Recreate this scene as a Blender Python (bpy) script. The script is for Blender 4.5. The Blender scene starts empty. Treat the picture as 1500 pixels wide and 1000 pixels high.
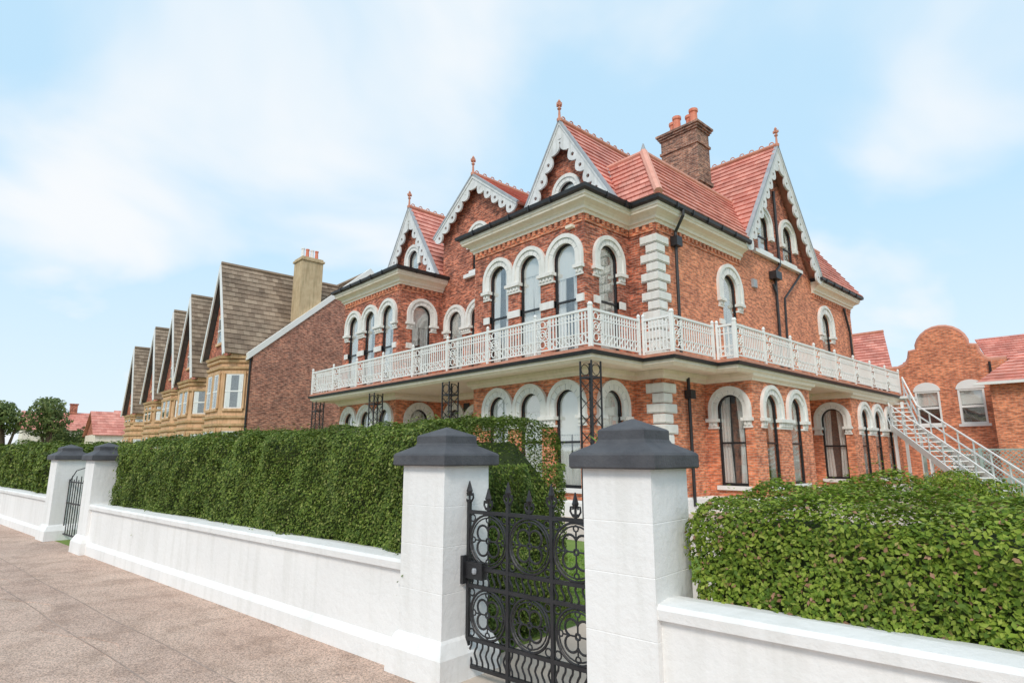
import bpy, math, random
import numpy as np
import bmesh
from mathutils import Vector, Matrix
from mathutils.geometry import tessellate_polygon
random.seed(7); rng=np.random.default_rng(7)
sc=bpy.context.scene
sc.view_settings.view_transform='Standard'; sc.view_settings.look='None'; sc.view_settings.exposure=0

# ------------------------------------------------------------ materials
def nmat(name):
    m=bpy.data.materials.new(name); m.use_nodes=True
    nt=m.node_tree; b=nt.nodes['Principled BSDF']
    return m,nt,b
def N(nt,t,**k):
    n=nt.nodes.new(t)
    for a,v in k.items(): setattr(n,a,v)
    return n
def noise_color(nt,c1,c2,scale,detail=4,lo=.3,hi=.7,vec=None,rough=.6):
    n=N(nt,'ShaderNodeTexNoise'); n.inputs['Scale'].default_value=scale; n.inputs['Detail'].default_value=detail
    n.inputs['Roughness'].default_value=rough
    if vec is None:
        tc=N(nt,'ShaderNodeTexCoord'); vec=tc.outputs['Object']
    nt.links.new(vec,n.inputs['Vector'])
    r=N(nt,'ShaderNodeValToRGB'); r.color_ramp.elements[0].position=lo; r.color_ramp.elements[1].position=hi
    r.color_ramp.elements[0].color=(*c1,1); r.color_ramp.elements[1].color=(*c2,1)
    nt.links.new(n.outputs['Fac'],r.inputs[0])
    return r.outputs[0],n
def addbump(nt,b,src,strength,dist=.01):
    bp=N(nt,'ShaderNodeBump'); bp.inputs['Strength'].default_value=strength; bp.inputs['Distance'].default_value=dist
    nt.links.new(src,bp.inputs['Height']); nt.links.new(bp.outputs[0],b.inputs['Normal'])
def mixc(nt,a,bc,fac,mode='MULTIPLY'):
    m=N(nt,'ShaderNodeMix',data_type='RGBA',blend_type=mode)
    for k,(s,i) in {'f':(fac,0),'a':(a,6),'b':(bc,7)}.items():
        if hasattr(s,'is_output'): nt.links.new(s,m.inputs[i])
        else: m.inputs[i].default_value=s
    return m.outputs[2]
def simple(name,c1,c2,rough=.6,scale=3,bscale=60,bump=.15,dist=.004,metallic=0,streak=0):
    m,nt,b=nmat(name)
    c,_=noise_color(nt,c1,c2,scale,6)
    if streak:
        tc=N(nt,'ShaderNodeTexCoord'); mp=N(nt,'ShaderNodeMapping'); mp.inputs['Scale'].default_value=(7,7,.7); nt.links.new(tc.outputs['Object'],mp.inputs[0])
        s_,_=noise_color(nt,(1-streak,1-streak,1-streak*1.15),(1,1,1),1.0,5,.36,.52,mp.outputs[0])
        c=mixc(nt,c,s_,1.0)
    nt.links.new(c,b.inputs['Base Color']); b.inputs['Roughness'].default_value=rough; b.inputs['Metallic'].default_value=metallic
    _,n=noise_color(nt,c1,c2,bscale,5); addbump(nt,b,n.outputs['Fac'],bump,dist)
    return m
def brickmat(name,c1,c2,mort,dark=.55,vscale=1.3,var=.8):
    m,nt,b=nmat(name)
    tc=N(nt,'ShaderNodeTexCoord'); sp=N(nt,'ShaderNodeSeparateXYZ'); nt.links.new(tc.outputs['Object'],sp.inputs[0])
    ad=N(nt,'ShaderNodeMath',operation='ADD'); nt.links.new(sp.outputs[0],ad.inputs[0]); nt.links.new(sp.outputs[1],ad.inputs[1])
    cb=N(nt,'ShaderNodeCombineXYZ'); nt.links.new(ad.outputs[0],cb.inputs[0]); nt.links.new(sp.outputs[2],cb.inputs[1])
    bt=N(nt,'ShaderNodeTexBrick'); nt.links.new(cb.outputs[0],bt.inputs['Vector'])
    for k,v in {'Scale':1,'Mortar Size':.007,'Mortar Smooth':.2,'Bias':-.1,'Brick Width':.228,'Row Height':.076}.items(): bt.inputs[k].default_value=v
    bt.inputs['Color1'].default_value=(*c1,1); bt.inputs['Color2'].default_value=(*c2,1); bt.inputs['Mortar'].default_value=(*mort,1)
    v1,_=noise_color(nt,(dark,dark*.97,dark),(1.12,1.1,1.08),vscale,6,.32,.62,cb.outputs[0])
    mp=N(nt,'ShaderNodeMapping'); mp.inputs['Scale'].default_value=(4.4,13,1); nt.links.new(cb.outputs[0],mp.inputs[0])
    v2,_=noise_color(nt,(.42,.4,.42),(1.25,1.25,1.25),1.0,1,.36,.6,mp.outputs[0])
    c=mixc(nt,bt.outputs['Color'],v1,1.0); c=mixc(nt,c,v2,var)
    nt.links.new(c,b.inputs['Base Color']); b.inputs['Roughness'].default_value=.85
    inv=N(nt,'ShaderNodeMath',operation='SUBTRACT'); inv.inputs[0].default_value=1; nt.links.new(bt.outputs['Fac'],inv.inputs[1])
    addbump(nt,b,inv.outputs[0],.5,.008)
    return m
def islandmat(name,cols,rough=.6,trans=0,nscale=1.5,namp=.3,spec=.5):
    m,nt,b=nmat(name)
    g=N(nt,'ShaderNodeNewGeometry'); r=N(nt,'ShaderNodeValToRGB')
    els=r.color_ramp.elements
    cols=sorted(cols,key=lambda q:q[0])
    els[0].position=cols[0][0]; els[0].color=(*cols[0][1],1)
    els[1].position=cols[-1][0]; els[1].color=(*cols[-1][1],1)
    for p,c in cols[1:-1]:
        e=els.new(p); e.color=(*c,1)
    nt.links.new(g.outputs['Random Per Island'],r.inputs[0])
    v,_=noise_color(nt,(1-namp,)*3,(1+namp*.6,)*3,nscale,4,.3,.7)
    c=mixc(nt,r.outputs[0],v,1.0)
    nt.links.new(c,b.inputs['Base Color']); b.inputs['Roughness'].default_value=rough
    b.inputs['Specular IOR Level'].default_value=spec
    if trans:
        t=N(nt,'ShaderNodeBsdfTranslucent'); nt.links.new(c,t.inputs[0])
        mx=N(nt,'ShaderNodeMixShader'); mx.inputs[0].default_value=trans
        nt.links.new(b.outputs[0],mx.inputs[1]); nt.links.new(t.outputs[0],mx.inputs[2])
        nt.links.new(mx.outputs[0],nt.nodes['Material Output'].inputs[0])
    return m
M={}
M['white']=simple('white_paint',(.77,.77,.75),(.84,.84,.825),.55,1.2,25,.25,.004)
M['stucco']=simple('white_stucco',(.79,.785,.77),(.87,.865,.85),.75,1.0,18,.6,.010,streak=.07)
M['cream']=simple('cream_paint',(.85,.745,.61),(.90,.81,.69),.6,1.5,25,.2,streak=.07)
M['stone']=simple('painted_stone',(.74,.72,.68),(.85,.84,.81),.7,3.5,30,.6,.012,streak=.10)
M['barge']=simple('weathered_white_timber',(.64,.64,.64),(.8,.8,.79),.7,4,30,.5,.01,streak=.15)
M['black']=simple('black_iron',(.012,.012,.014),(.03,.03,.033),.45,8,80,.3,.002)
M['capgrey']=simple('dark_coping_paint',(.055,.056,.064),(.095,.096,.104),.7,6,50,.8,.006)
M['frame']=simple('black_window_frame',(.012,.012,.014),(.02,.02,.022),.35,8,80,.05)
M['lead']=simple('lead_grey',(.30,.32,.35),(.42,.44,.46),.6,3,30,.2)
M['brick']=brickmat('red_brick',(.64,.185,.095),(.38,.105,.062),(.48,.37,.29),.5,1.8,.95)
M['brick2']=brickmat('orange_brick',(.78,.27,.13),(.60,.185,.092),(.58,.42,.31),.78,1.5,.7)
M['brickdk']=brickmat('brown_brick',(.54,.215,.135),(.33,.145,.10),(.5,.40,.33),.65,1.3,.9)
M['chim']=brickmat('chimney_brick',(.40,.19,.12),(.24,.125,.09),(.46,.39,.32),.6,1.3,.9)
M['buff']=simple('buff_stone',(.60,.36,.19),(.74,.49,.30),.8,1.5,20,.4,streak=.25)
M['buffch']=simple('buff_render',(.50,.37,.22),(.62,.49,.31),.9,2.5,20,.5,streak=.25)
M['terra']=simple('terracotta',(.50,.20,.13),(.66,.32,.22),.7,4,30,.3)
M['hip']=simple('salmon_hip_tile',(.68,.31,.23),(.78,.40,.31),.7,4,30,.3)
M['pot']=simple('chimney_pot',(.66,.18,.10),(.72,.28,.18),.7,4,30,.2)
M['tile']=islandmat('red_roof_tile',[(0,(.58,.205,.155)),(.5,(.69,.275,.21)),(1,(.77,.345,.27))],.6,0,1.3,.24)
M['tilebr']=islandmat('brown_roof_tile',[(0,(.215,.155,.11)),(.5,(.31,.23,.165)),(1,(.39,.30,.22))],.8,0,.8,.32)
m,nt,b=nmat('net_curtain')
df=N(nt,'ShaderNodeBsdfDiffuse'); df.inputs[0].default_value=(.94,.94,.92,1); tl=N(nt,'ShaderNodeBsdfTranslucent'); tl.inputs[0].default_value=(.9,.9,.88,1)
mx=N(nt,'ShaderNodeMixShader'); mx.inputs[0].default_value=.12; nt.links.new(df.outputs[0],mx.inputs[1]); nt.links.new(tl.outputs[0],mx.inputs[2])
nt.links.new(mx.outputs[0],nt.nodes['Material Output'].inputs[0]); nt.nodes.remove(b); M['curtain']=m
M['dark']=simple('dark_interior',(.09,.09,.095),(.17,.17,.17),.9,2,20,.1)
M['leafL']=islandmat('hedge_leaf',[(0,(.06,.105,.016)),(.4,(.13,.20,.03)),(.75,(.205,.28,.05)),(.92,(.29,.345,.08)),(1,(.36,.38,.13))],.55,.3,2.6,.36,.25)
M['leafR']=islandmat('hedge_leaf_bright',[(0,(.09,.165,.02)),(.4,(.21,.31,.035)),(.8,(.33,.42,.06)),(.95,(.42,.48,.10)),(.96,(.46,.25,.15)),(1,(.50,.29,.19))],.55,.32,2.4,.30,.25)
M['leafT']=islandmat('tree_leaf',[(0,(.08,.13,.04)),(.5,(.17,.22,.07)),(1,(.28,.33,.11))],.6,.25,.6,.3,.3)
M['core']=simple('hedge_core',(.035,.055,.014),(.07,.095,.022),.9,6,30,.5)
M['grass']=islandmat('grass_blade',[(0,(.14,.25,.03)),(.5,(.23,.38,.05)),(1,(.34,.47,.09))],.6,.25,1.5,.2,.3)
M['lawn']=simple('lawn',(.14,.22,.035),(.22,.30,.06),.9,1.2,40,.8,.03)
M['bark']=simple('bark',(.09,.06,.04),(.16,.12,.08),.9,8,30,.8,.02)
M['concrete']=simple('kerb_concrete',(.36,.34,.31),(.46,.44,.41),.85,2,60,.3)
M['land']=simple('far_ground',(.24,.23,.17),(.34,.32,.25),.95,.05,3,.3)
M['wood']=simple('grey_green_timber',(.3,.38,.35),(.42,.5,.46),.8,4,50,.3)
m,nt,b=nmat('window_glass'); nt.nodes.remove(b)
gl=N(nt,'ShaderNodeBsdfGlossy'); gl.inputs['Roughness'].default_value=.03; gl.inputs[0].default_value=(.97,.96,.94,1)
tr=N(nt,'ShaderNodeBsdfTransparent'); tr.inputs[0].default_value=(.98,.985,.98,1)
lw=N(nt,'ShaderNodeLayerWeight'); lw.inputs[0].default_value=.2
mr=N(nt,'ShaderNodeMapRange'); mr.inputs['To Min'].default_value=.12; mr.inputs['To Max'].default_value=.75
nt.links.new(lw.outputs['Fresnel'],mr.inputs[0])
tc=N(nt,'ShaderNodeTexCoord'); nn=N(nt,'ShaderNodeTexNoise'); nn.inputs['Scale'].default_value=1.3; nt.links.new(tc.outputs['Object'],nn.inputs['Vector'])
bp=N(nt,'ShaderNodeBump'); bp.inputs['Strength'].default_value=.25; bp.inputs['Distance'].default_value=.02; nt.links.new(nn.outputs['Fac'],bp.inputs['Height']); nt.links.new(bp.outputs[0],gl.inputs['Normal'])
mx=N(nt,'ShaderNodeMixShader'); nt.links.new(mr.outputs[0],mx.inputs[0]); nt.links.new(tr.outputs[0],mx.inputs[1]); nt.links.new(gl.outputs[0],mx.inputs[2])
nt.links.new(mx.outputs[0],nt.nodes['Material Output'].inputs[0]); M['glass']=m
def pavemat(name,c1,c2):
    m,nt,b=nmat(name)
    c,_=noise_color(nt,c1,c2,.7,6,.3,.7)
    st,_=noise_color(nt,(.80,.78,.76),(1.03,1.03,1.03),2.6,8,.36,.55)
    c=mixc(nt,c,st,1.0)
    tc=N(nt,'ShaderNodeTexCoord')
    vo=N(nt,'ShaderNodeTexVoronoi'); vo.inputs['Scale'].default_value=110; nt.links.new(tc.outputs['Object'],vo.inputs['Vector'])
    r=N(nt,'ShaderNodeValToRGB'); r.color_ramp.elements[0].color=(.5,.46,.43,1); r.color_ramp.elements[1].color=(1.4,1.3,1.2,1)
    r.color_ramp.elements[0].position=.08; r.color_ramp.elements[1].position=.92
    e=r.color_ramp.elements.new(.5); e.color=(.98,.97,.96,1)
    sx=N(nt,'ShaderNodeSeparateColor'); nt.links.new(vo.outputs['Color'],sx.inputs[0]); nt.links.new(sx.outputs[0],r.inputs[0])
    c=mixc(nt,c,r.outputs[0],.85)
    nt.links.new(c,b.inputs['Base Color']); b.inputs['Roughness'].default_value=.85
    addbump(nt,b,vo.outputs['Distance'],.3,.004); return m
M['pave']=pavemat('pavement_aggregate',(.49,.35,.285),(.58,.445,.37))
M['pavedk']=pavemat('pavement_repair',(.45,.32,.26),(.53,.40,.335))
M['seam']=simple('bitumen_seam',(.24,.18,.15),(.46,.35,.29),.9,5,60,.3)
M['asphalt']=simple('asphalt',(.045,.045,.047),(.06,.06,.062),.9,3,90,.5)
M['path']=simple('path',(.52,.43,.35),(.62,.53,.45),.9,3,90,.5)

# ------------------------------------------------------------ geometry accumulators
G={}
def add(P,part,mat,verts,faces):
    d=G.setdefault(P,{}).setdefault((part,mat),([],[]))
    o=len(d[0]); d[0].extend([tuple(v) for v in verts]); d[1].extend([tuple(i+o for i in f) for f in faces])
def box(P,part,mat,x0,x1,y0,y1,z0,z1):
    v=[(x,y,z) for z in (z0,z1) for y in (y0,y1) for x in (x0,x1)]
    add(P,part,mat,v,[(0,2,3,1),(4,5,7,6),(0,1,5,4),(2,6,7,3),(0,4,6,2),(1,3,7,5)])
class Fr:
    def __init__(s,o,d):
        s.o=Vector(o); s.d=Vector(d).normalized(); s.n=s.d.cross(Vector((0,0,1)))
    def p(s,a,z,n): return s.o+s.d*a+s.n*n+Vector((0,0,z))
def F(y): return Fr((0,y,0),(1,0,0))
def R(x): return Fr((x,0,0),(0,1,0))
def L(x): return Fr((x,0,0),(0,-1,0))
def fbox(P,part,mat,fr,s0,s1,z0,z1,n0,n1):
    v=[fr.p(s,z,n) for z in (z0,z1) for n in (n0,n1) for s in (s0,s1)]
    add(P,part,mat,v,[(0,2,3,1),(4,5,7,6),(0,1,5,4),(2,6,7,3),(0,4,6,2),(1,3,7,5)])
def prism(P,part,mat,loops,f0,f1):
    flat=[p for l in loops for p in l]
    tris=tessellate_polygon([[Vector((p[0],p[1],0)) for p in l] for l in loops])
    n=len(flat); v=[f0(p) for p in flat]+[f1(p) for p in flat]
    fs=[tuple(t) for t in tris]+[tuple(i+n for i in reversed(t)) for t in tris]
    o=0
    for l in loops:
        k=len(l)
        for i in range(k):
            j=(i+1)%k; fs.append((o+i,o+j,o+j+n,o+i+n))
        o+=k
    add(P,part,mat,v,fs)
def plate(P,part,mat,loops,fr,n0,n1):
    prism(P,part,mat,loops,lambda p:fr.p(p[0],p[1],n0),lambda p:fr.p(p[0],p[1],n1))
def hplate(P,part,mat,loops,z0,z1):
    prism(P,part,mat,loops,lambda p:(p[0],p[1],z0),lambda p:(p[0],p[1],z1))
def sweep(P,part,mat,chain,prof,closed=False):
    n=len(chain); ms=[]
    def dr(a,b):
        dx,dy=b[0]-a[0],b[1]-a[1]; l=math.hypot(dx,dy); return (dy/l,-dx/l)
    for i in range(n):
        if closed: a=dr(chain[i-1],chain[i]); c=dr(chain[i],chain[(i+1)%n])
        else:
            a=dr(chain[i-1],chain[i]) if i>0 else None
            c=dr(chain[i],chain[i+1]) if i<n-1 else None
            a=a or c; c=c or a
        k=1+a[0]*c[0]+a[1]*c[1]; ms.append(((a[0]+c[0])/k,(a[1]+c[1])/k))
    k=len(prof); v=[]
    for i in range(n):
        for (o,z) in prof: v.append((chain[i][0]+ms[i][0]*o,chain[i][1]+ms[i][1]*o,z))
    fs=[]
    for i in range(n if closed else n-1):
        i2=(i+1)%n
        for j in range(k):
            j2=(j+1)%k; fs.append((i*k+j,i2*k+j,i2*k+j2,i*k+j2))
    if not closed: fs.append(tuple(range(k))); fs.append(tuple((n-1)*k+j for j in reversed(range(k))))
    add(P,part,mat,v,fs)
def tube(P,part,mat,pts,r,sides=6,closed=False,r2=None):
    pts=[Vector(p) for p in pts]; n=len(pts); v=[]; fs=[]
    for i,p in enumerate(pts):
        a=pts[i-1] if (i>0 or closed) else p; c=pts[(i+1)%n] if (i<n-1 or closed) else p
        t=(c-a).normalized(); ref=Vector((.31,.52,.79)) if abs(t.dot(Vector((.31,.52,.79))))<.9 else Vector((1,0,0))
        if i==0: u=t.cross(ref).normalized()
        else:
            u=(u-t*u.dot(t)); u=u.normalized() if u.length>1e-4 else t.cross(ref).normalized()
        w=t.cross(u); rr=r if r2 is None else r+(r2-r)*i/(n-1)
        for k in range(sides):
            an=2*math.pi*k/sides; v.append(p+u*math.cos(an)*rr+w*math.sin(an)*rr)
    for i in range(n if closed else n-1):
        i2=(i+1)%n
        for k in range(sides):
            k2=(k+1)%sides; fs.append((i*sides+k,i*sides+k2,i2*sides+k2,i2*sides+k))
    if not closed: fs.append(tuple(range(sides))); fs.append(tuple((n-1)*sides+k for k in range(sides)))
    add(P,part,mat,v,fs)
def ftube(P,part,mat,fr,pts,n,r,sides=6,closed=False): tube(P,part,mat,[fr.p(a,z,n) for a,z in pts],r,sides,closed)
def circ(cx,cz,r,n=16,a0=0,a1=2*math.pi,end=False):
    return [(cx+r*math.cos(a0+(a1-a0)*i/n),cz+r*math.sin(a0+(a1-a0)*i/n)) for i in range(n+(1 if end else 0))]
def lathe(P,part,mat,x,y,prof,sides=12):
    v=[];fs=[]
    for (r,z) in prof:
        for k in range(sides):
            a=2*math.pi*k/sides; v.append((x+r*math.cos(a),y+r*math.sin(a),z))
    for i in range(len(prof)-1):
        for k in range(sides):
            k2=(k+1)%sides; fs.append((i*sides+k,i*sides+k2,(i+1)*sides+k2,(i+1)*sides+k))
    fs.append(tuple(range(sides))); fs.append(tuple((len(prof)-1)*sides+k for k in range(sides)))
    add(P,part,mat,v,fs)
def arch(c,z0,zs,r,n=16): return [(c-r,z0),(c+r,z0)]+circ(c,zs,r,n,0,math.pi,True)
def band(c,zc,zs,r,Ro,n=18):
    return [(c-Ro,zc),(c-r,zc)]+list(reversed(circ(c,zs,r,n,0,math.pi,True)))+[(c+r,zc),(c+Ro,zc)]+circ(c,zs,Ro,n,0,math.pi,True)
def window(P,fr,c,z0,zs,r,Ro,zc,wband=True,sill=True,fm='frame'):
    if wband:
        plate(P,'arch_surrounds','stone',[band(c,zc,zs,r-.012,Ro-.06)],fr,-.03,.06)
        plate(P,'arch_surrounds','stone',[band(c,zc,zs,Ro-.12,Ro)],fr,-.03,.10)
        for i in range(1,8):
            a=math.pi*i/8
            q=[(c+math.cos(a-.012)*rr,zs+math.sin(a-.012)*rr) for rr in (r,Ro-.125)]+[(c+math.cos(a+.012)*rr,zs+math.sin(a+.012)*rr) for rr in (Ro-.125,r)]
            plate(P,'arch_joints','lead',[q],fr,.055,.0615)
    plate(P,'window_frames',fm,[arch(c,z0,zs,r),arch(c,z0+.08,zs,r-.055)],fr,-.12,-.06)
    zm=z0+(zs-z0)*.55
    fbox(P,'window_frames',fm,fr,c-r+.05,c+r-.05,zm-.03,zm+.03,-.115,-.07)
    plate(P,'window_glass','glass',[arch(c,z0+.02,zs,r-.02)],fr,-.10,-.097)
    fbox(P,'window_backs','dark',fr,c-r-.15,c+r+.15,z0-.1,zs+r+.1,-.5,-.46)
    if random.random()<.6:
        h=random.uniform(.5,1.4)
        zz=zs+r-h
        if zz<zs: lp=[(c-r+.03,zz),(c+r-.03,zz)]+circ(c,zs,r-.03,12,0,math.pi,True)
        else:
            an=math.asin(min(1,(zz-zs)/(r-.03))); lp=circ(c,zs,r-.03,12,an,math.pi-an,True)
        plate(P,'blinds','curtain',[lp],fr,-.150,-.147)
    full=random.random()<.45
    for sg in (-1,1):
        k=36; v=[];fs=[]; w=2*r*(.5 if full else random.uniform(.3,.45))
        ph=random.uniform(0,6); rr=r-.04
        for i in range(k+1):
            t=i/k; off=rr-w*t
            off=max(-.02,min(rr-.002,off))
            top=zs+math.sqrt(max(0,rr*rr-off*off))
            for z,ww in ((z0+.02,0),(z0+(zs-z0)*.5,.05*r),(top,0)):
                v.append(fr.p(c+sg*(off+ww*t*2),z,-.172+.02*math.sin(t*w*60+ph)))
        for i in range(k):
            for q in (0,1): fs.append((3*i+q,3*i+3+q,3*i+4+q,3*i+1+q))
        add(P,'curtains','curtain',v,fs)
    if sill: fbox(P,'sills','white',fr,c-r-.1,c+r+.1,z0-.12,z0,-.1,.09)
def capital(P,fr,s0,s1,z,nmax=.1):
    fbox(P,'capitals','stone',fr,s0-.02,s1+.02,z-.30,z-.24,-.2,.05)
    fbox(P,'capitals','stone',fr,s0+.01,s1-.01,z-.24,z-.1,-.2,.06)
    k=max(2,int((s1-s0)/.12))
    for i in range(k):
        a=s0+(s1-s0)*(i+.5)/k; fbox(P,'capitals','stone',fr,a-.035,a+.035,z-.22,z-.11,.04,.09)
    fbox(P,'capitals','stone',fr,s0-.05,s1+.05,z-.1,z-.002,-.2,nmax+.04)
def tiles(P,mat,e0,e1,r0,r1,course=.3,tw=.3,part='roof_tiles',th=.045):
    e0,e1,r0,r1=map(Vector,(e0,e1,r0,r1))
    nrm=(e1-e0).cross(r0-e0).normalized()
    if nrm.z<0: nrm=-nrm
    slope=((r0+r1)/2-(e0+e1)/2).length; n=max(1,round(slope/course))
    for i in range(n):
        a0=e0.lerp(r0,i/n); a1=e1.lerp(r1,i/n); b0=e0.lerp(r0,(i+1)/n); b1=e1.lerp(r1,(i+1)/n)
        W=(a1-a0).length; k=max(1,round(W/tw)); off=.5 if i%2 else 0
        cuts=[0]+[(j+off)/k for j in range(1-(1 if off else 0),k) if 0<(j+off)/k<1]+[1]
        for j in range(len(cuts)-1):
            c0,c1=cuts[j],cuts[j+1]; g=.004/max(W,.01)
            jz=random.uniform(0,.008)
            p=[a0.lerp(a1,c0+g),a0.lerp(a1,c1-g),b0.lerp(b1,c1-g),b0.lerp(b1,c0+g)]
            t=[p[0]+nrm*(th+jz),p[1]+nrm*(th+jz),p[2]+nrm*.006,p[3]+nrm*.006]
            add(P,part,mat,p+t,[(4,5,6,7),(0,1,5,4),(1,2,6,5),(3,0,4,7),(0,3,2,1)])
    p=[e0,e1,r1,r0]; q=[x-nrm*.05 for x in p]
    add(P,'roof_deck','dark' if mat!='tile' else 'terra',q+[x-nrm*.002 for x in p],[(4,5,6,7),(0,3,2,1),(0,1,5,4),(1,2,6,5),(2,3,7,6),(3,0,4,7)])
def bargeboard(P,fr,foot,apex,n0,n1,w=.2,a=.17,step=.42,mat='barge',holes=True):
    fx,fz=foot; ax,az=apex; L_=math.hypot(ax-fx,az-fz); ux,uz=(ax-fx)/L_,(az-fz)/L_
    sg=1 if ax>fx else -1
    px,pz=(uz*sg,-ux*sg)
    k=max(2,round(L_/step)); inner=[]; q=8
    for i in range(k*q+1):
        t=i/(k*q); o=w+a*abs(math.sin(math.pi*t*k))**.8
        x=fx+ux*L_*t+px*o; z=fz+uz*L_*t+pz*o
        inner.append((x,z))
    inn=[p for p in inner if (ax-p[0])*sg>.02]
    last=inn[-1]; inn.append((ax,last[1]))
    loops=[[(fx,fz),(ax,az)]+list(reversed(inn))]
    if holes:
        for i in range(k):
            t=(i+.5)/k; x=fx+ux*L_*t+px*(w+.02); z=fz+uz*L_*t+pz*(w+.02)
            if (ax-x)*sg>.3: loops.append(circ(x,z,.075,8))
    plate(P,'bargeboards',mat,loops,fr,n0,n1)
    o=.05; q=[(fx,fz),(ax,az),(ax,az+.09),(fx-px*o*1.6,fz-pz*o*1.6)]
    plate(P,'verge_flashing','lead',[q],fr,n0-.03,n1+.05)
    q=[(fx,fz),(ax,az-.001),(ax,az-.13),(fx+px*.07,fz+pz*.07)]
    plate(P,'bargeboards',mat,[q],fr,n1,n1+.03)
def finial(P,x,y,z,h=.65):
    lathe(P,'finials','terra',x,y,[(.09,z-.1),(.1,z),(.05,z+.05),(.035,z+h*.45),(.08,z+h*.52),(.035,z+h*.6),(.03,z+h*.72)],8)
    box(P,'finials','terra',x-.11,x+.11,y-.03,y+.03,z+h*.68,z+h*.80)
    box(P,'finials','terra',x-.03,x+.03,y-.11,y+.11,z+h*.681,z+h*.799)
    lathe(P,'finials','terra',x,y,[(.02,z+h*.8),(.06,z+h*.9),(.02,z+h)],8)
def cresting(P,p,q,step=.42):
    p=Vector(p); q=Vector(q); tube(P,'ridge_tiles','terra',[p,q],.09,8)
    n=int((q-p).length/step); d=(q-p).normalized(); up=Vector((0,0,1))
    for i in range(n):
        c=p+d*(i+.5)*step+up*.1
        tube(P,'ridge_tiles','terra',[c+d*.09*math.cos(a)+up*.08*math.sin(a) for a in [2*math.pi*j/10 for j in range(10)]],.022,5,True)

H='victorian_brick_house'
# ============================================================ MAIN HOUSE
YB,YM,XR=12.3,14.4,-9.43
xA0,xA1=-24.8,-20.1
xB0,xB1=-15.3,-10.4
ZT=8.95; WT=.22
def arcade(fr,s0,s1,cs,lo=True,up=True,brick_lo='brick2',brick_up='brick',r=.45,Ro=.72):
    if lo:
        plate(H,'walls',brick_lo,[[(s0,0),(s1,0),(s1,4.1),(s0,4.1)]]+[arch(c,.75,2.98,r) for c in cs],fr,-WT,0)
        for c in cs: window(H,fr,c,.75,2.98,r,Ro,2.7)
        ed=sorted(cs); caps(fr,s0,s1,ed,r,2.7)
    if up:
        plate(H,'walls',brick_up,[[(s0,4.1),(s1,4.1),(s1,ZT),(s0,ZT)]]+[arch(c,4.4,7.25,r) for c in cs],fr,-WT,0)
        for c in cs: window(H,fr,c,4.4,7.25,r,Ro,6.92,sill=False)
        ed=sorted(cs); caps(fr,s0,s1,ed,r,6.92)
        bounds=[]
        for i,c in enumerate(ed):
            a=max(s0+.003,c-Ro) if i==0 else ed[i-1]+r; bounds.append((a,c-r))
        bounds.append((ed[-1]+r,min(s1-.003,ed[-1]+Ro)))
        for a,b_ in bounds: fbox(H,'string_bands','stone',fr,a,b_,5.84,6.06,-.1,.05)
def caps(fr,s0,s1,ed,r,z):
    for i in range(len(ed)+1):
        a=max(s0+.06,ed[0]-r-.27) if i==0 else ed[i-1]+r
        b_=min(s1-.06,ed[-1]+r+.27) if i==len(ed) else ed[i]-r
        if b_>a: capital(H,fr,a,b_,z)
arcade(F(YB),xB0,xB1,[-14.05,-12.6,-11.15])
arcade(F(YB),xA0,xA1,[-23.85,-22.4,-20.95])
arcade(R(xB1),YB+WT,YM,[13.37])
arcade(R(xA1),YB+WT,YM,[13.37])
for x in (xA0,xB0):
    plate(H,'walls','brick',[[(-YM,0),(-YB-WT,0),(-YB-WT,ZT),(-YM,ZT)]],L(x),-WT,0)
plate(H,'walls','brick',[[(-30.5,0),(-YM,0),(-YM,ZT),(-30.5,ZT)]],L(xA0),-WT,0)
plate(H,'walls','brick',[[(-24.5,0),(-9.73,0),(-9.73,ZT),(-24.5,ZT)]],F(30.5),-WT,0)
plate(H,'walls','brick2',[[(xB1,0),(XR,0),(XR,4.1),(xB1,4.1)]],F(YM),-WT,0)
plate(H,'walls','brick',[[(xB1,4.1),(XR,4.1),(XR,ZT),(xB1,ZT)]],F(YM),-WT,0)
mc=-17.7
cs=[-19.15,-17.7,-16.25]
gd=[-19.1,-16.3]
plate(H,'walls','brick2',[[(xA1,0),(xB0,0),(xB0,4.1),(xA1,4.1)]]+[arch(c,.75,2.98,.45) for c in gd]+[arch(mc,.02,2.75,.55)],F(YM),-WT,0)
for c in gd: window(H,F(YM),c,.75,2.98,.45,.72,2.7)
plate(H,'arch_surrounds','stone',[band(mc,2.45,2.75,.54,.8)],F(YM),-.03,.1)
capital(H,F(YM),-18.6,-18.25,2.45); capital(H,F(YM),-17.15,-16.8,2.45)
plate(H,'door','dark',[arch(mc,.02,2.75,.55)],F(YM),-.21,-.17)
fbox(H,'door','frame',F(YM),mc-.42,mc+.42,.1,2.2,-.17,-.12)
fbox(H,'wall_plaque','frame',F(YM),-18.5,-18.15,3.3,3.62,.0,.03)
plate(H,'walls','brick',[[(xA1,4.1),(xB0,4.1),(xB0,10.95),(mc,12.75),(xA1,10.95)]]+[arch(c,4.4,7.0,.45) for c in cs]+[arch(mc,8.95,10.25,.42)],F(YM),-WT,0)
for c in cs: window(H,F(YM),c,4.4,7.0,.45,.72,6.7,sill=False)
caps(F(YM),xA1,xB0,cs,.45,6.7)
window(H,F(YM),mc,8.95,10.25,.42,.68,9.9)
fbox(H,'sills','white',F(YM),mc-.8,mc+.8,8.68,8.83,-.02,.14)
plate(H,'walls','brick2',[[(YM+WT,4.1),(30.5,4.1),(30.5,ZT),(YM+WT,ZT)]]+[arch(c,4.4,7.2,.5) for c in (18.7,27.2)],R(XR),-WT,0)
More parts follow.
